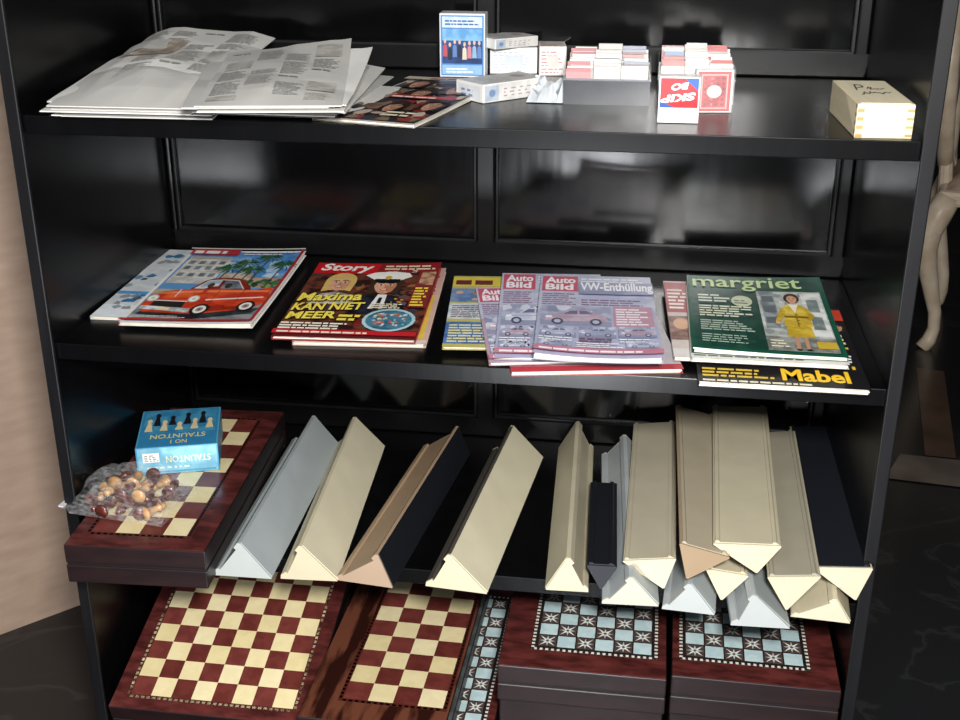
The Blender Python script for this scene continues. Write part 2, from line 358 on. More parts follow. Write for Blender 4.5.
def d_yellow(p):
    p.rect(0, 0, 1, 1, 'b9b06a'); p.rect(0, .84, 1, .98, 'd9c64a'); p.rect(0, .6, .5, .8, '7f96b8/5a78a6'); p.rect(0, .36, .5, .58, 'd4dade/b4bec6'); p.rect(0, .04, .6, .32, '5a7eb0/40649a')
    p.bars(.03, .86, .5, .96, 1, '6a2a30', .7, 7)
    p.bars(.03, .06, .5, .3, 7, 'e6dd9a', .5, 3); p.bars(.03, .38, .5, .56, 7, '5e2d30', .4, 9); p.mess(.02, .62, .4, .78, 12, ['c07a4a', 'd0a88a', '3a4a6a'], .05, 5)
def small_car(p, x0, y0, x1, y1, col, bg, seed):
    X = lambda a: x0+(x1-x0)*a
    Y = lambda a: y0+(y1-y0)*a
    p.rect(x0, y0, x1, y1, bg); p.mess(x0, Y(.3), x1, y1, 12, ['c4c8d8', '9ca0b8', 'd0d2e0', '8c90a8'], (x1-x0)*.14, seed)
    p.rect(x0, y0, x1, Y(.25), '9094ac')
    q = lambda pts, c: p.poly([(X(a), Y(b)) for a, b in pts], c)
    q([(.07, .2), (.06, .42), (.14, .52), (.28, .57), (.4, .8), (.66, .82), (.8, .6), (.93, .52), (.95, .24)], col)
    q([(.32, .57), (.42, .75), (.52, .76), (.52, .58)], '6a708c'); q([(.55, .58), (.55, .76), (.65, .75), (.74, .6)], '6a708c')
    p.line([(X(.1), Y(.42)), (X(.92), Y(.46))], .005, '9498b2'); q([(.07, .36), (.08, .46), (.16, .46), (.16, .38)], 'eceef6')
    for a in (.24, .78): p.ell(X(a), Y(.2), (x1-x0)*.085, (y1-y0)*.16, '4c5066', 12); p.ell(X(a), Y(.2), (x1-x0)*.05, (y1-y0)*.09, 'b4b8cc', 10)
def d_auto(bg, seed, big=None):  # pale lilac inks have the covers' sky glare mixed into their colour
    def f(p):
        rnd = random.Random(seed)
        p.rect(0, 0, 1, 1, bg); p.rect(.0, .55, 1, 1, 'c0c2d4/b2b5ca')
        p.rect(.02, .78, .34, .985, 'c2586c'); p.text('Auto', .05, .885, .32, .97, 'f3eef2', .035); p.text('Bild', .05, .795, .3, .875, 'f3eef2', .035)
        p.bars(.37, .87, .97, .98, 3, 'eceef4', .5, seed); p.bars(.37, .6, .97, .69, 3, '806284', .5, seed+17)
        p.bars(.03, .6, .33, .76, 6, '8a6c8a', .5, seed+1)
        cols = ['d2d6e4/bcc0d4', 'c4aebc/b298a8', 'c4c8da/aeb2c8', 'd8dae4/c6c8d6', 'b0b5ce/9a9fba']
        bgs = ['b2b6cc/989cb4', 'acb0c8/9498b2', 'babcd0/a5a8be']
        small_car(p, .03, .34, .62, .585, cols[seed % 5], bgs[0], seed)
        p.rect(.64, .34, .97, .585, 'bc90a2'); p.bars(.66, .36, .95, .57, 7, 'f2ecf2', .5, seed+3)
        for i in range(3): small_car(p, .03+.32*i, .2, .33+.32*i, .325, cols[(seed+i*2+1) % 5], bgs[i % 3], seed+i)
        for i in range(3): p.bars(.03+.32*i, .14, .32+.32*i, .19, 2, 'eceef4' if i != 1 else '7a5068', .5, seed+i+5)
        small_car(p, .03, .065, .3, .135, cols[(seed+3) % 5], bgs[1], seed+8); p.bars(.33, .07, .7, .13, 3, 'f0eef6', .5, seed+2); small_car(p, .72, .065, .97, .135, cols[(seed+1) % 5], bgs[2], seed+9)
        if big:
            p.rect(.35, .7, 1, .86, '9ea1bc/9093b0'); p.text(big, .36, .712, .995, .85, 'f8f8fc', .03)
        p.rect(.0, .0, 1, .055, 'c07e90'); p.bars(.04, .012, .96, .044, 1, 'f4ecf2', .6, 5)
    return f
def d_redpage(p):
    p.rect(0, 0, 1, 1, 'b7b0b4'); p.rect(0, 0, 1, .07, 'b23a44'); p.bars(.03, .1, .97, .3, 5, '7a7480', .4, 3)
def d_mabel(p):
    p.rect(0, 0, 1, 1, '17161a')
    p.text('Mabel', .5, .05, .9, .18, 'f2c531', .03)
    p.bars(.03, .01, .97, .04, 1, 'e9e2c8', .6, 1); p.bars(.03, .06, .46, .17, 3, 'ddbb44', .55, 2)
    p.rect(.86, .82, 1, .97, 'c8402c'); face(p, .93, .72, .6, 'd6a684/c08a68', '30221a'); p.bars(.85, .5, .99, .64, 3, 'f0e3b0', .55, 8); p.bars(.85, .4, .99, .48, 2, 'e8c23a', .6, 18); p.bars(.85, .28, .99, .38, 3, 'efefef', .5, 28); p.bars(.85, .2, .99, .26, 1, 'e8c23a', .6, 4); p.rect(.84, .2, .845, .97, '5a5448')
def d_redwhite(p):
    p.rect(0, 0, 1, 1, 'cfc3bd'); p.rect(0, .55, .2, .98, 'a4474a'); p.rect(0, .2, .2, .5, '9b7a6e/6b4a3e'); p.ell(.09, .4, .06, .07, 'd6ab8c'); p.bars(.02, .6, .18, .9, 6, 'f0e8e0', .5, 3); p.rect(0, 0, 1, .1, 'd9d4cf')
def d_white(p):
    p.rect(0, 0, 1, 1, 'd6d6d0'); p.bars(.02, .02, .97, .1, 2, '6b7470', .4, 3)
def d_marg(p):
    p.rect(0, 0, 1, 1, '14523f'); p.rect(.03, .03, .97, .97, '1f4a3e/163a30')
    p.rect(.5, .04, .96, .79, 'c4c8c2/a8aca6'); p.mess(.5, .2, .96, .79, 40, ['b4b8b2/9ca09a', 'd4d8d4/bcc0bc', '98a09c', 'c8ccc4', '8a9290'], .05, 14); p.rect(.5, .04, .96, .2, '9a9c94/6c6e68')
    p.rect(.52, .3, .62, .78, '98a0a2/6d7678'); p.rect(.81, .22, .95, .76, 'e4e6e2/c4c8c4'); p.rect(.84, .3, .92, .46, '8d9a9a/6d7a7a'); p.rect(.84, .52, .92, .68, '8d9a9a/6d7a7a')
    for i in range(3): p.rect(.53, .36+.14*i, .61, .44+.14*i, '5f686c', False)
    p.text('margriet', .04, .775, .84, .975, 'cfe2a4', .012)
    # woman in a belted yellow suit, short jacket and skirt
    p.poly([(.685, .05), (.69, .25), (.72, .25), (.712, .05)], 'b88e74'); p.poly([(.75, .05), (.745, .25), (.778, .25), (.772, .05)], 'b88e74'); p.ell(.7, .05, .02, .012, '1c1a18', 8); p.ell(.765, .05, .02, .012, '1c1a18', 8)
    p.poly([(.65, .2), (.66, .4), (.815, .4), (.83, .2)], 'd6b83e/b89a2c')
    p.poly([(.64, .33), (.66, .45), (.645, .55), (.7, .61), (.78, .61), (.835, .56), (.82, .45), (.845, .33), (.74, .315)], 'e2c750/c4a636')
    p.poly([(.65, .56), (.615, .47), (.59, .38), (.62, .365), (.66, .45), (.675, .52)], 'ceb03c/b09228'); p.poly([(.83, .56), (.87, .46), (.83, .4), (.81, .42), (.825, .47), (.81, .53)], 'ceb03c/b09228'); p.ell(.605, .365, .018, .02, 'd9a88a', 10)
    p.poly([(.705, .61), (.74, .49), (.775, .61)], 'efe8d0'); p.line([(.74, .32), (.74, .49)], .01, '8f7622'); p.poly([(.658, .43), (.658, .455), (.822, .455), (.822, .43)], '7c641c')
    for yy in (.36, .4, .47): p.ell(.75, yy, .007, .006, '5a4a14', 8)
    p.ell(.74, .685, .055, .065, '4b3020/2c1a12'); p.ell(.74, .672, .036, .048, 'dcae90/c89474'); p.rect(.722, .61, .758, .635, 'd0a084')
    for q in (-.014, .014): p.ell(.74+q, .68, .006, .005, '2a1c14', 8)
    p.ell(.74, .648, .014, .005, 'b04a44', 8)
    p.bars(.07, .6, .3, .72, 3, 'e4ead8', .5, 5); p.ell(.38, .62, .075, .075, 'c9cfb0'); p.bars(.325, .585, .44, .65, 2, '1c4a3c', .4, 2)
    p.bars(.07, .4, .46, .56, 5, 'e9ecd2', .5, 4); p.bars(.07, .22, .46, .36, 5, 'b9cbb8', .45, 6); p.bars(.07, .07, .44, .18, 4, 'a9c4b0', .4, 9)
    p.bars(.52, .06, .66, .16, 3, 'e8e4c8', .4, 12); p.rect(.82, .06, .95, .14, 'c8a83a')
g2 = 'magazines on the middle shelf'
magazine('pale blue and white magazine mostly hidden under the red car magazine', (90, 316), (214, 328), (150, 249), Z2, .005, 'd8dcde', d_pale, g2, blend=.6)
magazine('magazine with a red vintage car and palm trees on its cover', (118, 322), (246, 333), (184, 250), Z2+.0062, .005, 'e4e2de', d_car, g2, spine='9a2428', blend=.75, curl=((1, 0, .004), (1, 1, .004)))
magazine('pinkish magazine sticking out under the celebrity gossip magazine', (292, 341), (425, 346), (328, 266), Z2, .006, 'd6b8ae', d_pink, g2, blend=.6)
magazine('red gossip magazine with two faces and yellow headlines', (271, 336), (413, 345), (314, 263), Z2+.0072, .005, 'a8383a', d_story, g2, blend=.75, curl=((1, 1, .005),))
magazine('red edged magazine at the bottom of the pile of car magazines', (511, 372), (684, 369), (525, 300), Z2, .006, 'b54a50', d_redpage, g2, l=.22)
magazine('yellow and blue magazine at the left side of the pile of car magazines', (442, 347), (560, 350), (445, 276), Z2+.0068, .004, 'c2b66a', d_yellow, g2, blend=.4)
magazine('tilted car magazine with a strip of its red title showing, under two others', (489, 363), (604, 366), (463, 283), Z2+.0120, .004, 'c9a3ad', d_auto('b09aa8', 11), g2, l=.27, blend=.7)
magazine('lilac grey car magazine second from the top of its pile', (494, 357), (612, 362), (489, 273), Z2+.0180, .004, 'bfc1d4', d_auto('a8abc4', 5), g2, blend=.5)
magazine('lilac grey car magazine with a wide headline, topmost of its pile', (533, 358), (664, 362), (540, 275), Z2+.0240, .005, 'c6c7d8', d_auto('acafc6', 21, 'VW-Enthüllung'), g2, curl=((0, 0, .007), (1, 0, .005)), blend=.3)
magazine('black magazine with a large yellow word along its bottom edge', (698, 381), (871, 389), (712, 303), Z2, .007, '1b1a1e', d_mabel, g2, blend=.15)
magazine('red and white magazine poking out left of the green cover', (674, 357), (822, 363), (660, 281), Z2+.0092, .005, 'c9beb9', d_redwhite, g2, blend=.5)
magazine('white magazine lying directly under the green magazine', (691, 357), (850, 365), (686, 285), Z2+.0156, .006, 'd6d6d0', d_white, g2)
magazine('green magazine with a woman in a yellow suit on the cover', (692, 350), (849, 358), (684, 275), Z2+.0228, .005, '1d5c48', d_marg, g2, curl=((0, 0, .004), (1, 1, .005)), blend=.2)
# ------------------------------------------------------------------ newspapers
def newspaper(label, BL, BR, l, z, n, h, rise, seed, a=None, ear=0, w=None, tone=('cfcdc8', 'b6b4af'), crumple=.003, photo=False, spread=.016):
    p, a0, w0, _ = quad(BL, BR, (BL[0], BL[1]-30), z+.01); a = a0 if a is None else a; w = w or w0
    r = thing('newspaper', label, 'newspaper', (p.x, p.y, z), a, 'newspapers on the top shelf')
    rnd = random.Random(seed); last = None
    cr, cs, c2 = rnd.uniform(.4, .6), rnd.uniform(-.4, .4), rnd.uniform(.4, .65)
    for k in range(n):
        ox, oy = rnd.uniform(-spread, spread), rnd.uniform(-spread, spread*.7); q = (k+1)/n; tl = rnd.uniform(-.3, .3); sh = rnd.uniform(.76, 1) if k < n-1 else 1
        def surf(x, y, q=q, k=k):
            u, v = x/w, y/l
            s_ = .002+h*q*(.55+.45*min(1, v*2.5)*min(1, max(0, 1.08-u)*4)*min(1, u*4+.3))+rise*q*v
            f1 = max(0, 1-abs(u+cs*(v-.5)-cr)*2.6); f2 = max(0, 1-abs(v+.35*(u-.5)-c2)*5)     # straight crisp folds
            rd = 1-2*abs(noise.noise(V((1.6*u, 1.2*v, seed*3.7))))
            s_ += crumple*q*min(1, v*5)*(2*f1-1.1*f2+.8*(rd-.7))
            return s_+(ear*q*max(0, u+v-1.4)**1.5 if ear else 0)
        b = MB(); m = mat(tone[k % 2], rough=.75, var=.05, scale=25)
        def T(x, y): return (x+ox+tl*y*.3, y*sh+oy)
        for dz in (0, -.0013):
            b.grid(lambda u, v: (*T(w*u, l*v), surf(w*u, l*v)+dz), 36, 36, m)
        for fn in (lambda s: (s, 0), lambda s: (s, 1), lambda s: (0, s), lambda s: (1, s)):
            b.grid(lambda s, c, fn=fn: (*T(w*fn(s)[0], l*fn(s)[1]), surf(w*fn(s)[0], l*fn(s)[1])-.0013*c), 36, 1, m)
        b.build('folded_sheet', r, smooth=False); last = (surf, ox, oy, tl)
    surf, ox, oy, tl = last
    pr = Pr((ox, oy, .0008), (1, 0, 0), V((tl*.3, 1, 0)), (0, 0, 1), w, l, surf)
    for c in range(4):
        x0 = .06+c*.225; y = .93
        while y > .1:
            hgt = rnd.uniform(.06, .22); kd = rnd.random(); yb = max(.06, y-hgt)
            if kd < .12: pr.rect(x0, yb, x0+.2, y, rnd.choice(['b4b2ad/9e9c98', 'b8b5af/a29f98']))
            elif kd < .7: pr.bars(x0, yb, x0+.2, y, max(2, int(hgt*l/.0042)), 'aeaca7', .5, rnd.randint(0, 99))
            elif kd < .8: pr.bars(x0, y-.03, x0+.2, y, 1, '94928e', .6, 3)
            y -= hgt+.03
    if photo:
        pr.rect(.12, .5, .48, .74, 'b8a896/9c8e80'); pr.mess(.13, .51, .47, .73, 22, ['c0b0a0', 'a29282', 'c8beb2', '94867a', 'b09e8c'], .06, 4)
    pr.build('newsprint', r)
    return r
newspaper('large folded newspaper at the left end of the top shelf', (58, 109), (205, 105), .33, Z1, 9, .028, .026, 1, a=.03, w=.178, crumple=.0036, photo=True)
newspaper('low folded newspaper under the raised one, reaching to the colour leaflet', (192, 108), (330, 108), .26, Z1, 5, .014, .008, 5, a=-.02, w=.172, crumple=.0012, spread=.012)
newspaper('folded newspaper with its back corner lifted, beside the colour leaflet', (190, 103), (334, 100), .28, Z1+.024, 6, .012, .014, 9, a=.16, ear=.04, w=.157, crumple=.0024, spread=.012)
def d_leaf(p):
    p.rect(.02, .02, .98, .98, '4a3a36/1e1a1c')
    p.mess(.03, .03, .97, .97, 110, ['5a2424', '22242c', '7b6a58', '8d2f2c', '39414a', 'a8988a', '191719', 'c0b0a0', '6a4a3a', '2a3a4a'], .1, 12)
    for x, y, s in ((.75, .75, 1.3), (.85, .35, 1.2), (.5, .6, 1.2), (.55, .25, 1.1), (.3, .8, 1.2)): face(p, x, y, s, 'c79c82/a8785e', '2a1e18')
    p.rect(.3, .44, .98, .5, 'b8322e'); p.bars(.33, .45, .95, .49, 1, 'f0e8e0', .6, 3); p.bars(.62, .05, .97, .16, 2, 'e8dcc0', .5, 3); p.rect(.02, .9, .98, .97, 'c8bca8'); p.bars(.3, .91, .96, .96, 1, '8d2f2c', .6, 5)
magazine('dark photo covered leaflet at the right end of the newspapers', (312, 117), (414, 125), (376, 77), Z1, .004, 'd2cec6', d_leaf, None, cat='leaflet', curl=((1, 1, .006),))
# ------------------------------------------------------------------ card boxes
def carton(name, label, cat, BL, BR, z, dep, h, col, front=None, top=None, left=None, w=None, group=None, a=None, side='body', rx=0, back=0):
    p, a0, w0, _ = quad(BL, BR, (BL[0], BL[1]-20), z); w = w or w0; a = a0 if a is None else a
    r = thing(name, label, cat, p+V((0, back, 0)), a, group, rx)
    b = MB(); b.box((0, 0, .0004), (w, dep, h), mat(col, rough=.4, var=.05)); b.build(side, r, .0008)
    for f, fr, nm in ((front, ((0, 0, 0), (1, 0, 0), (0, 0, 1), (0, -1, 0), w, h), 'front_print'), (top, ((0, 0, h), (1, 0, 0), (0, 1, 0), (0, 0, 1), w, dep), 'top_print'),
                      (left, ((0, dep, 0), (0, -1, 0), (0, 0, 1), (-1, 0, 0), dep, h), 'side_print')):
        if f: pr = Pr(*fr); f(pr); pr.build(nm, r)
    return r
def f_blue(p):
    p.rect(.03, .03, .97, .97, '4b7fb8'); p.rect(.06, .78, .94, .95, 'd4e0ea/b4cade'); p.bars(.12, .82, .88, .92, 2, '2f5f9c', .5, 2)
    p.rect(.06, .22, .94, .76, '2a4a80/1c3460'); p.rect(.06, .58, .94, .76, '7ab0d8/5a94c8')
    rnd = random.Random(2)
    for i in range(8):
        x = .12+i*.108; y = .3+rnd.uniform(-.03, .03); c = rnd.choice(['b04a58', 'd4c2b0', '1a2438', '87a8c8', 'c47a88', '5a7ab0'])
        p.poly([(x-.05, y), (x-.04, y+.17), (x, y+.2), (x+.04, y+.17), (x+.05, y)], c); p.ell(x, y+.24, .028, .036, 'd6ac90', 8)
    p.rect(.06, .05, .94, .2, '86aed2'); p.bars(.15, .08, .85, .17, 2, 'eef3f6', .5, 5)
carton('card_box', 'upright blue card box with a group picture, standing at the back', 'card box', (440, 77), (485, 78), Z1, .03, .085, 'd2d8dc', f_blue, lambda p: p.rect(.1, .1, .9, .9, 'e3e6e8'))
def f_wh(p):
    p.rect(.02, .05, .98, .95, 'd2d0cc/c4c2be'); p.rect(.03, .1, .24, .9, 'b4bcc6/9eaaba'); p.bars(.32, .25, .95, .8, 3, 'a09098', .4, 3); p.ell(.14, .5, .05, .2, '7088a8')
def t_wh(p):
    p.rect(.06, .06, .94, .94, 'dad8d4/cccac6'); p.bars(.15, .2, .6, .8, 6, 'b4bac2', .4, 3); p.ell(.75, .5, .09, .18, 'b89aa0'); p.line([(.1, .12), (.5, .2), (.9, .1)], .01, 'bab8b4')
carton('card_box', 'white card box lying askew in front of the blue box', 'card box', (483, 104), (546, 95), Z1, .055, .023, 'd8d7d4', f_wh, t_wh, lambda p: (p.rect(.1, .15, .9, .85, 'c9ccd0'), p.bars(.2, .25, .8, .75, 2, '7088a8', .5, 1)))
def f_deck(c1, c2):
    def f(p):
        p.rect(.04, .05, .96, .95, 'e6e2dc'); p.bars(.08, .1, .92, .9, 7, c1, .35, 4); p.rect(.3, .3, .7, .7, c2)
    return f
carton('card_box', 'white and blue card box lying behind the askew white box', 'card box', (490, 74), (537, 74), Z1, .065, .036, 'dadad8', f_deck('a4b2c4', 'c4ccd6'), t_wh)
carton('card_box', 'thin white card box on top of the white and blue one', 'card box', (495, 50), (538, 46), Z1+.037, .055, .014, 'e0dfdc', f_wh, t_wh)
carton('card_box', 'small red and white card box left of the smoky tray', 'card box', (539, 76), (566, 76), Z1, .065, .04, 'dcd5d0', f_deck('b8787c', 'd2cac4'), f_deck('b8585c', 'dcd8d2'))
b = MB(); rnd = random.Random(4); q = P(526, 103, Z1); q2 = P(562, 100, Z1); ww = (q2-q).length
hh = [[rnd.uniform(.004, .028) for _ in range(9)] for _ in range(9)]
for i in range(9): hh[0][i] = hh[8][i] = hh[i][0] = hh[i][8] = .001
b.grid(lambda u, v: (u*ww, v*.07, hh[round(u*8)][round(v*8)]), 8, 8, mat('b9bec2', rough=.25, var=.2))
r = tag(b.build('plastic_wrapper'), 'crumpled silvery plastic wrapper between the white box and smoky tray', 'wrapper'); r.location = q
CLT = plastic_clear(a=.10)
def tray(label, BL, BR, dep, h, col, decks, group, clear=0):
    p, a, w, _ = quad(BL, BR, (BL[0], BL[1]-20), Z1)
    r = thing('card_tray', label, 'card tray', p, a)
    t = .002; b = MB(); m = mat(col, rough=.3, var=.12, coat=.2)
    b.box((0, 0, 0), (w, dep, t), m); b.box((0, 0, t), (w, t, h), m); b.box((0, dep-t, t), (w, dep, h), m); b.box((0, t, t), (t, dep-t, h), m); b.box((w-t, t, t), (w, dep-t, h), m)
    b.build('tray_shell', r)
    b = MB(); b.box((w*.3, -.0008, h*.55), (w*.7, 0, h*.9), mat(col, rough=.4, var=.3)); b.build('front_plate', r)
    b = MB(); b.box((-.001, -.0015, h-.002), (w+.001, .0, h), mat('7c7e84', rough=.25, var=.1)); b.build('rim', r)
    if clear:      # clear upper wall standing above the tray
        b = MB(); b.box((0, -.001, h), (w, 0, h+clear), CLT); b.box((-.001, 0, h), (0, dep, h+clear), CLT); b.box((w, 0, h), (w+.001, dep, h+clear), CLT); b.build('clear_wall', r)
    n = len(decks); R = Matrix.Rotation(a, 3, 'Z')
    for i, (lab, cols, hd) in enumerate(decks):
        x0 = t+.0005+(w-2*t-.001)/n*i; wd_ = (w-2*t-.001)/n-.0006
        k = thing('card_deck', lab, 'card deck', p+R@V((x0, t+.002, t+.0002)), a, group)
        rnd = random.Random(i*7+3)
        nn = 34; st = (dep-2*t-.006)/nn
        for j in range(nn):      # packets of cards standing on edge
            b = MB(); y0 = st*j; g = rnd.uniform(-.005, .005)
            b.box((max(0, g), y0, 0), (wd_+min(0, g), y0+st*.92, hd*(rnd.uniform(.78, 1.06)+.1*j/nn)), ink(cols[rnd.randrange(len(cols))]))
            b.build('card_packet', k)
tray('smoky dark grey plastic tray full of playing cards', (563, 104), (649, 106), .14, .031, '3c3e43',
     [('row of white and red playing cards on the left of the smoky tray', ['d6d2ce', 'ccc6c0', 'b87c7e', 'dad6d2', 'a8a4a0'], .043), ('row of white and grey playing cards in the middle of the smoky tray', ['d6d2ce', 'bfbcb8', 'd2cdc8', 'c8b0ac', 'dad6d2'], .047), ('row of white and blue grey cards at the right of the smoky tray', ['d6d2ce', '9ca1ac', 'd2cdc8', 'bb9a98'], .044)], 'card rows in the smoky tray', .008)
tray('pale plastic tray of cards behind the red and blue card box', (657, 103), (733, 105), .13, .03, '8a8c90',
     [('row of white and blue cards behind the red and blue box', ['d6d2ce', '8ca0b8', 'ccc6c0', 'b98a88'], .045), ('row of pale cards in the middle of the pale tray', ['d6d2ce', 'c4c0ba', 'd0ccc6', 'a87a7c'], .049), ('row of white cards with red edges behind the red backed deck', ['d6d2ce', 'b96a6a', 'd6d2ce', 'd0ccc6'], .045)], 'card rows in the pale tray', .012)
def f_skip(p):
    p.rect(.02, .02, .98, .98, 'e8e6e4'); p.rect(.04, .34, .96, .97, 'c8262e'); p.poly([(.62, .97), (.96, .97), (.96, .7)], '2a55a0'); p.poly([(.04, .34), (.42, .34), (.04, .48)], '2a55a0')
    p.text('SKIP', .04, .43, .86, .6, 'f6f4f2', .04, flip=True, rise=.08, shear=.25); p.text('BO', .28, .7, .68, .85, 'f6f4f2', .04, flip=True, rise=.04, shear=.25)
    p.rect(.06, .06, .94, .3, 'dcdad8/d0cecc')
carton('card_box', 'white card box with a red and blue printed front', 'card box', (657, 123), (698, 124), Z1, .02, .052, 'dcdad8', f_skip)
def f_red(p):
    p.rect(.06, .04, .94, .96, 'b8343a'); p.rect(.14, .1, .86, .9, 'd8a09c'); p.rect(.18, .13, .82, .87, 'c04a4e/a02a30')
    for i in range(4):
        for j in range(6): p.ell(.26+.16*i, .2+.12*j, .05, .04, 'dca8a4', 8, False)
    p.ell(.5, .5, .2, .15, 'e2c8c2')
rd = carton('card_deck', 'red backed deck of playing cards standing behind and beside the printed box', 'card deck', (694, 113), (731, 113), Z1, .012, .05, 'e2dfda', f_red)
b = MB(); b.box((-.001, -.002, .0004), (.001+.043, -.001, .054), CLT); b.build('clear_case', rd)
# wooden box
p, a, w, _ = quad((854, 138), (907, 138), (840, 110), Z1)
r = thing('wooden_box', 'light pine box with finger joints and dark handwriting on the lid', 'box', p, a-.09)
pine = mat('dccfae', rough=.5, var=.08, scale=14, stretch=(9, 1, 9)); w = .060; l = .15; h = .037
b = MB(); b.box((0, 0, 0), (w, l, h-.0005), pine); b.build('body', r, .001)
b = MB(); b.box((.0035, .0035, h-.0005), (w-.0035, l-.0035, h), mat('e0d6b8', rough=.5, var=.07, scale=12, stretch=(9, 1, 9))); b.build('lid', r)
for i in range(4):
    for x in (0, .86):
        pr = Pr((0, 0, 0), (1, 0, 0), (0, 0, 1), (0, -1, 0), w, h); pr.rect(x+.01, i*.24+.03*(x > 0)+.02, x+.13, i*.24+.13, 'a58c58', False); pr.build('finger_joint', r)
    pr = Pr((0, l, 0), (0, -1, 0), (0, 0, 1), (-1, 0, 0), l, h); pr.rect(.95, i*.24+.13, 1, i*.24+.24, 'a58c58', False); pr.build('finger_joint', r)
pr = Pr((0, 0, h), (1, 0, 0), (0, 1, 0), (0, 0, 1), w, l); rnd = random.Random(3)
pr.line([(.25, .55), (.3, .78), (.42, .76), (.42, .68), (.3, .65)], .03, '4a443c'); pr.line([(.46, .6), (.52, .68), (.56, .66), (.5, .58), (.62, .6)], .025, '4a443c')
for y, x0, x1 in ((.6, .62, .78), (.42, .25, .8)):
    n = int((x1-x0)*26); pr.line([(x0+(x1-x0)*i/n, y+rnd.uniform(-.06, .06)) for i in range(n+1)], .022, '4f483f')
pr.build('pencil_writing', r)
# ------------------------------------------------------------------ game boxes
MAH = mat('5e2b28', rough=.26, scale=22, stretch=(1.2, 3.2, 3), coat=.2, dark='3a1917', contrast=.06, detail=6)
MAHS = mat('221213', rough=.4, scale=14, stretch=(1, 5, 5), dark='140a0b', coat=.05)
BURL = mat('653a2a', rough=.26, scale=18, dark='2a120d', coat=.2, stretch=(2.6, .4, 1), contrast=.14, detail=5)
def game_box(label, loc, rz, w, l, h, kind, br=(.03, .03, .03, .03), group=None, tilt=0, top=MAH, cols=4, rows=8):
    r = thing('board_game_box', label, 'game box', loc, rz, group, tilt)
    b = MB(); b.box((0, 0, .0004), (w, l, h*.47), MAHS); b.build('lower_half', r, .0015)
    b = MB(); b.box((.0015, .0015, h*.47), (w-.0015, l-.0015, h*.53), mat('0c0505', rough=.5)); b.build('seam', r)
    b = MB(); b.box((0, 0, h*.53), (w, l, h), MAHS); b.build('upper_half', r, .0015)
    if kind is None: return r
    b = MB(); b.box((.0012, .0012, h), (w-.0012, l-.0012, h+.0006), top); b.build('top_veneer', r)
    L_, R_, F_, B_ = br
    pr = Pr((L_, F_, h+.0006), (1, 0, 0), (0, 1, 0), (0, 0, 1), w-L_-R_, l-F_-B_)
    W, H = w-L_-R_, l-F_-B_
    if kind == 'check':
        ex, ey = .006/W, .006/H
        pr.rect(-ex, -ey, 1+ex, 1+ey, '4a2019')
        nd = int(W/.008)
        for i in range(nd):
            for y in (-ey*.9, 1+ey*.2): pr.rect(i/nd, y, (i+.6)/nd, y+ey*.6, 'dccfa8', False)
        nd = int(H/.008)
        for i in range(nd):
            for x in (-ex*.9, 1+ex*.2): pr.rect(x, i/nd, x+ex*.6, (i+.6)/nd, 'dccfa8', False)
        pr.up(); rnd = random.Random(5)
        for i in range(cols):
            for j in range(rows):
                c = rnd.choice(['dacb9e/d5c597', 'd5c594/cfbf8e', 'ded0a6/d8caa0']) if (i+j) % 2 else rnd.choice(['68302a/5c2822', '622c25/562420', '6e342e/622c27'])
                pr.rect(i/cols, j/rows, (i+1)/cols, (j+1)/rows, c, False)
        pr.build('checkerboard_inlay', r)
    else:
        pr.rect(0, 0, 1, 1, 'd4d1c6'); pr.rect(.025, .014, .975, .986, '231b19')
        n1 = 22
        for i in range(n1):
            for y in (.0, .986): pr.rect(i/n1, y, (i+.5)/n1, y+.014, '2a2220', False)
        n2 = 40
        for i in range(n2):
            for x in (.0, .975): pr.rect(x, i/n2, x+.025, (i+.5)/n2, '2a2220', False)
        pr.up(); k1, k2 = pr.k, pr.k+1
        for i in range(cols):
            for j in range(rows):
                x0, y0, x1, y1 = .045+.91*i/cols, .025+.95*j/rows, .045+.91*(i+1)/cols, .025+.95*(j+1)/rows
                cx, cy, rx, ry = (x0+x1)/2, (y0+y1)/2, (x1-x0)/2, (y1-y0)/2
                dk = (i+j) % 2 == 0
                pr.k = k1
                pr.rect(x0+rx*.07, y0+ry*.07, x1-rx*.07, y1-ry*.07, '4a3c38' if dk else 'b9cdce/abc1c4', False)
                if not dk: continue
                pr.k = k2
                for q in range(8):
                    g = q*math.pi/4; e_ = .9 if q % 2 == 0 else 1.18
                    pr.poly([(cx, cy), (cx+rx*.32*math.cos(g-.39), cy+ry*.32*math.sin(g-.39)), (cx+rx*e_*.95*math.cos(g), cy+ry*e_*.95*math.sin(g)), (cx+rx*.32*math.cos(g+.39), cy+ry*.32*math.sin(g+.39))], 'dcdacf' if q % 2 else 'aebfc0', False)
                pr.k = k2+1; pr.ell(cx, cy, rx*.18, ry*.18, '6a3a34', 8, False)
        pr.build('mosaic_inlay', r)
    return r
gb = 'wooden game boxes'
game_box('dark red checkered game box carrying the blue carton and bag of pieces', (-.4905, -.093, Z3), math.radians(3), .183, .415, .055, 'check', (.024, .034, .034, .035), gb)
game_box('checkered game box at the left of the bottom shelf, tilted toward the viewer', (-.489, -.03, Z4), 0, .284, .30, .053, 'check', (.025, .025, .024, .024), gb, tilt=math.radians(15.7), cols=8, rows=8)
game_box('dark red box propping up the back of the tilted checkered box', (-.48, .175, Z4), 0, .26, .20, .055, None, group=gb)
game_box('checkered game box with a burl wood border and large squares', (-.2, -.094, Z4+.0545), math.radians(-1), .195, .38, .053, 'check', (.05, .01, .045, .045), gb, top=BURL)
game_box('mosaic topped box sticking out under the burl bordered box', (-.15, -.05, Z4), math.radians(-.5), .198, .38, .0525, 'mosaic', (.03, .012, .03, .03), gb, cols=6, rows=12)
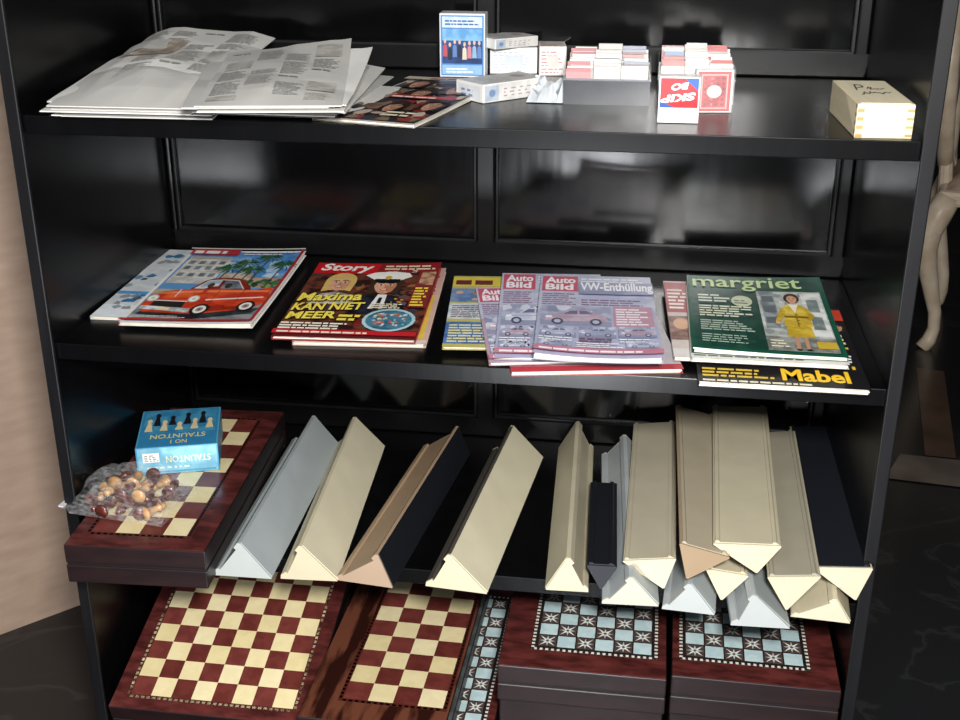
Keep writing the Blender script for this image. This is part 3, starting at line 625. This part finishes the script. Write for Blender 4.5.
game_box('thick dark box beneath the left mosaic topped game box', (.056, -.014, Z4), 0, .216, .37, .106, None, group=gb)
game_box('dark red game box with a pale blue mosaic top, left of the mosaic pair', (.054, -.022, Z4+.1065), 0, .22, .38, .056, 'mosaic', (.04, .012, .040, .03), gb, cols=6, rows=11)
game_box('thick dark box beneath the right mosaic topped game box', (.281, -.005, Z4), 0, .21, .37, .101, None, group=gb)
game_box('dark red game box with a pale blue mosaic top, nearest the right side panel', (.28, -.012, Z4+.1015), math.radians(-.6), .214, .38, .061, 'mosaic', (.01, .035, .036, .03), gb, cols=6, rows=11)
ZB = Z3+.0562
def t_chess(p):
    p.rect(.02, .02, .98, .98, '2f7ba6'); p.rect(.05, .36, .95, .96, '4490b4/2f78a0')
    rnd = random.Random(6)
    for i in range(9):
        x = .12+i*.095; hgt = rnd.uniform(.22, .42); c = '1c1a20' if i % 2 else 'd9c79c'; y = .42+.14*(i % 2)
        p.poly([(x-.05, y), (x+.05, y), (x+.045, y+.04), (x+.02, y+hgt*.6), (x-.02, y+hgt*.6), (x-.045, y+.04)], c); p.ell(x, y+hgt*.72, .032, .06, c, 10)
    p.text('STAUNTON', .16, .2, .84, .31, 'd4c88a', .015, flip=True); p.text('NO 1', .42, .06, .62, .15, 'd4c88a', .015, flip=True)
def f_chess(p):
    p.rect(.02, .03, .98, .97, '8cc4da/76b2ce'); p.rect(.08, .46, .28, .8, 'eef0ee'); p.bars(.1, .5, .27, .76, 4, '5b5b5b', .4, 2)
    p.text('STAUNTON', .36, .42, .9, .66, 'e6e4b4', .01, flip=True); p.bars(.12, .22, .88, .32, 1, 'dfe6d8', .6, 3); p.rect(.04, .06, .96, .13, '4f98bc')
carton('chess_carton', 'blue cardboard carton with yellow lettering on the checkered box', 'carton', (138, 476), (220, 470), ZB, .125, .042, '4f98bf', f_chess, t_chess, lambda p: p.rect(.03, .05, .97, .95, '2c6f98'))
# bag of pieces
def tri(x): return abs((x % 2)-1)*2-1
c0 = P(130, 502, ZB)
b = MB(); CL = plastic_clear(a=.10, scale=14, rough=.08)
def bag(u, v, s):
    x, y = (u-.5)*.15, (v-.5)*.10
    rr = max(0, 1-((u-.55)/.46)**2*1.0)*max(0, 1-((v-.5)/.5)**2)
    e_ = min(1, min(u, 1-u)*12)*min(1, min(v, 1-v)*12)
    return V((x, y, .0012+(s*(.044*rr**.4+.003*e_*(tri(6*u+1.5*v)+tri(5*v-3*u+.4)+.6*tri(9*u+7*v))+.006*e_) if s else 0)+(.006 if u < .1 else 0)))
b.grid(lambda u, v: bag(u, v, 1), 40, 30, CL); b.grid(lambda u, v: bag(u, v, 0), 40, 30, CL)
bg = b.build('plastic_bag', smooth=False); tag(bg, 'clear plastic bag of chess pieces lying on the checkered box', 'bag'); bg.location = c0; bg.rotation_euler = (0, 0, -.12)
b = MB(); b.box((-.077, -.048, .0075), (-.070, .048, .0095), mat('c8c4cc', rough=.2)); b.build('zip_seal', bg)
prof = [(0, 0), (.009, 0), (.0092, .0025), (.0075, .004), (.0062, .006), (.0046, .012), (.0038, .019), (.0058, .0203), (.0058, .0215), (.0038, .0228), (.0044, .0248), (.0045, .027), (.0034, .0294), (0, .0306)]
prof = [(r_*1.05, z_*1.12) for r_, z_ in prof]
def lathe(m):
    b = MB(); n = 12; k = b.mi(m)
    for r_, z_ in prof:
        for q in range(n): b.v.append((r_*math.cos(2*math.pi*q/n), r_*math.sin(2*math.pi*q/n), z_))
    for j in range(len(prof)-1):
        for q in range(n):
            b.f.append((j*n+q, j*n+(q+1) % n, (j+1)*n+(q+1) % n, (j+1)*n+q)); b.m.append(k)
    return b
protos = {}
for nm, hx in (('light', 'ab7f4c'), ('dark', '4f1d13')):
    protos[nm] = lathe(mat(hx, rough=.35, var=.12, coat=.2)).build('chess_piece', smooth=True)
first = {'light': True, 'dark': True}
spots = [(i*.0215-.043, j*.031-.031, .0102) for i in range(5) for j in range(3)]+[(i*.0225-.0225, j*.031-.0155, .0280) for i in range(3) for j in range(2)]
for i, (x, y, z) in enumerate(spots):
    k = 'dark' if (i*5 % 7) < 4 else 'light'
    o = protos[k] if first[k] else protos[k].copy()
    if not first[k]: C.objects.link(o)
    first[k] = False
    az = random.choice([0, math.pi])+random.uniform(-.6, .6)+math.pi/2; dv = V((math.cos(az), math.sin(az), 0))
    o.rotation_euler = (0, math.pi/2, az); o.location = c0+V((x+.006, y, z))-dv*.017
    tag(o, 'pale wooden chess pawn inside the clear bag' if k == 'light' else 'dark brown chess pawn inside the clear bag', 'chess piece', 'pale pawns in the bag' if k == 'light' else 'dark pawns in the bag')
# ------------------------------------------------------------------ racks
def rack(label, front, back, z, w, h, L, body, panel, end, inv=False, mirror=False, ax=0, roll=0):
    if inv: f, k = P(*front, z), P(*back, z)
    else: f, k = P(*front, z), P(*back, z+h)
    d = V((k.x-f.x, k.y-f.y)); a = math.atan2(d.y, d.x)-math.pi/2
    r = thing('tile_rack', label, 'tile rack', (f.x, f.y, z), a, 'triangular tile racks on the third shelf')
    s = -1 if mirror else 1
    q = w/2; cr, srr = math.cos(roll), math.sin(roll)
    def pf(pts):
        o = [(s*x, (-zz_ if inv else zz_)) for x, zz_ in pts]
        piv = -h if inv else 0
        return [(x*cr-(y-piv)*srr, x*srr+(y-piv)*cr+piv) for x, y in o]
    if inv: core = [(-q, .0012), (-q+.001, 0), (q-.001, 0), (q, .0012), (.0012+ax, h), (-.0012+ax, h)]
    else: core = [(-q, 0), (q, 0), (q, .001), (.0012+ax, h), (-.003+ax, h), (-.008+ax, h*.86), (-.005+ax, h*.8), (-q*.74, h*.17), (-q*.8, h*.22), (-q*.98, h*.12)]
    b = MB(); b.prism(pf(core), .003, L-.003, mat(body, rough=.45, var=.06, scale=20)); b.build('body', r, .0005)
    n = V((h, q-ax)).normalized()*.0012
    if inv:
        b = MB(); b.prism(pf([(-q+.0025, -.0012), (q-.0025, -.0012), (q-.0025, 0), (-q+.0025, 0)]), .002, L-.002, mat(panel, rough=.42, var=.05, scale=20)); b.build('base_panel', r, .0005)
        for e0 in (-q+.003, q-.010):
            b = MB(); b.prism(pf([(e0, -.0035), (e0+.004, -.0035), (e0+.006, -.0012), (e0, -.0012)]), .002, L-.002, mat(panel, rough=.42, var=.05, scale=20)); b.build('ledge', r)
    else:
        b = MB(); b.prism(pf([(q, .0015), (q+n.x, .0015+n.y), (.0012+ax+n.x, h+n.y*.2), (.0012+ax, h)]), .002, L-.002, mat(panel, rough=.42, var=.05, scale=20)); b.build('back_face', r)
    for y0, y1 in ((0, .003), (L-.003, L)):
        b = MB(); b.prism(pf(core), y0, y1, mat(end, rough=.5, var=.05, scale=20)); b.build('end_cap', r)
    return r
CR, BE, GY, BK, TN = 'c6bea4', 'a69e8a', '939a9b', '14161b', '9a8269'
EN = 'bab19a'
rack('pale grey tile rack next to the checkered box', (242, 577), (314, 416), Z3, .078, .05, .385, '8d9494', '979e9f', 'a0a4a0')
rack('cream tile rack right of the pale grey one, its groove facing left', (309, 580), (362, 413), Z3, .074, .05, .385, 'b4ab90', CR, 'b2a98e', ax=-.008)
rack('tile rack with a tan left face and a black right face', (364, 584), (446, 425), Z3, .076, .046, .385, '977f66', BK, '9a846e', ax=.019)
rack('slanting cream tile rack standing alone right of the tan and black rack', (456, 590), (517, 428), Z3, .08, .05, .385, '45403a', CR, 'b8af95', ax=-.008)
rack('narrow cream tile rack with grooves, left of the small black rack', (567, 591), (578, 413), Z3, .054, .048, .40, 'b0a890', 'b4ac94', 'bab197', mirror=True)
rack('small black tile rack wedged between the narrow cream and grey racks', (602, 566), (604, 470), .487, .038, .034, .22, BK, BK, '202228', inv=True)
rack('grey tile rack with a pale end, right of the small black rack', (630, 605), (625, 433), Z3, .07, .04, .40, '9aa0a1', 'a2a8a8', 'b0ad9f')
rack('beige upside down tile rack, leftmost of the heaped upper racks', (654, 560), (659, 411), .50, .066, .042, .40, 'b0a78e', BE, EN, inv=True, roll=.14, ax=.014)
rack('pale grey tile rack under the tan ended upside down rack', (688, 612), (700, 470), Z3, .064, .04, .26, '969c9d', 'a0a6a7', 'a0a4a2')
rack('cream tile rack with only its pointed end showing between two grey ends', (724, 572), (718, 470), .5, .052, .04, .22, 'bab196', 'b8af94', 'b8af95', inv=True, roll=-.1)
rack('beige grey upside down tile rack with a tan end, highest of the heap at left', (696, 549), (688, 398), .543, .062, .044, .40, '8f7a63', '9e947f', '8c765c', inv=True, roll=-.24, ax=-.008)
rack('broad light beige upside down tile rack on top of the heap', (749, 545), (741, 402), .550, .08, .038, .40, 'aca38a', 'b0a890', 'b8ae94', inv=True, roll=.06, ax=.012)
rack('pale grey tile rack under the broad beige rack, its end jutting forward', (760, 627), (738, 470), Z3, .07, .044, .28, '969c9d', GY, '9ea2a0', ax=-.01)
rack('grooved grey beige upside down tile rack right of the broad beige one', (799, 577), (776, 420), .515, .062, .046, .40, 'a59d88', '938d7c', 'b4ab92', inv=True, roll=.12, ax=-.01)
rack('cream tile rack low at the right under the grooved rack', (820, 620), (812, 470), Z3, .07, .032, .28, 'bab196', 'b5ac90', 'b8af97', ax=.015)
rack('black topped tile rack with a cream end, closest to the right side panel', (846, 568), (816, 427), .512, .070, .045, .40, 'b2a88c', '181a20', 'b8af97', inv=True, roll=.08, ax=.016)
# ------------------------------------------------------------------ chair
ch = thing('side_chair', 'cream side chair with bowed legs and pale upholstery beyond the bookcase', 'chair', (1.28, 2.2, 0), math.radians(-15))
wc = mat('dccbb4', rough=.4, scale=22, dark='c2ad92'); uc = mat('b69d88', rough=.8, scale=16, dark='927666', contrast=.1)
b = MB(); b.box((-.23, -.215, .425), (.225, .215, .47), wc); b.build('seat_rail', ch, .012)
b = MB()
b.grid(lambda u, v: ((u-.5)*.42, (v-.5)*.40, .47+.05*(max(0, 1-(2*u-1)**4)*max(0, 1-(2*v-1)**4))**.5), 12, 12, uc); b.build('seat', ch, smooth=True)
for sx in (-1, 1):
    for sy_ in (-1, 1):
        b = MB(); x, y = sx*.2, sy_*.19
        pts = [(0, .45, .034), (.02, .40, .036), (.037, .35, .034), (.038, .30, .030), (.027, .24, .026), (.008, .17, .022), (-.008, .11, .018), (-.012, .06, .017), (-.004, .025, .02), (.012, .0, .021)]
        b.tube([(x+sx*q, y+sy_*q*.6, z) for q, z, _ in pts], [k for _, _, k in pts], wc, 14); lg = b.build('leg', ch, smooth=True)
b = MB()
ring = [(-.225-.06*(1-math.cos(t))*.3, .22*math.sin(t), .78-.28*math.cos(t)) for t in [2*math.pi*i/36 for i in range(37)]]
b.tube(ring, [.022]*37, wc, 10); b.build('back_frame', ch, smooth=True)
b = MB(); pd = [(.2*math.sin(2*math.pi*i/24), .78-.26*math.cos(2*math.pi*i/24)) for i in range(24)]
for i in range(24):
    a_, c_ = pd[i], pd[(i+1) % 24]
    for sx in (-.03, .015):
        b.face([(-.235+sx, 0, .78), (-.235+sx*.6, a_[0], a_[1]), (-.235+sx*.6, c_[0], c_[1])], uc)
    b.face([(-.235-.018, *a_), (-.235+.009, *a_), (-.235+.009, *c_), (-.235-.018, *c_)], uc)
b.build('back_pad', ch)
for s in (-1, 1):
    b = MB(); b.tube([(-.215, s*.1, .44), (-.225, s*.1, .54)], [.02, .018], wc); b.build('back_post', ch)
# ------------------------------------------------------------------ light
def area(nm, loc, tgt, size, e, col=(1, 1, 1), sy2=None):
    l = bpy.data.lights.new(nm, 'AREA'); l.energy = e; l.size = size; l.color = col
    if sy2: l.shape = 'RECTANGLE'; l.size_y = sy2
    o = bpy.data.objects.new(nm, l); C.objects.link(o); o.location = loc
    o.rotation_euler = (V(tgt)-V(loc)).to_track_quat('-Z', 'Y').to_euler()
area('key_light', (.32, -1.36, 1.50), (.0, .1, .5), .16, 50, (1, .985, .96))
area('soft_fill_light', (-.6, -1.9, 2.4), (0, .2, .6), .7, 12, (.95, .97, 1))  # added lamp for soft fill, stands for no real window
area('low_light', (.08, -1.36, .37), (.14, .4, .83), .13, 17, (.93, .96, 1), .12)
w_ = bpy.data.worlds.new('world'); SC.world = w_; w_.use_nodes = True
w_.node_tree.nodes['Background'].inputs[0].default_value = (.78, .82, .9, 1); w_.node_tree.nodes['Background'].inputs[1].default_value = .11
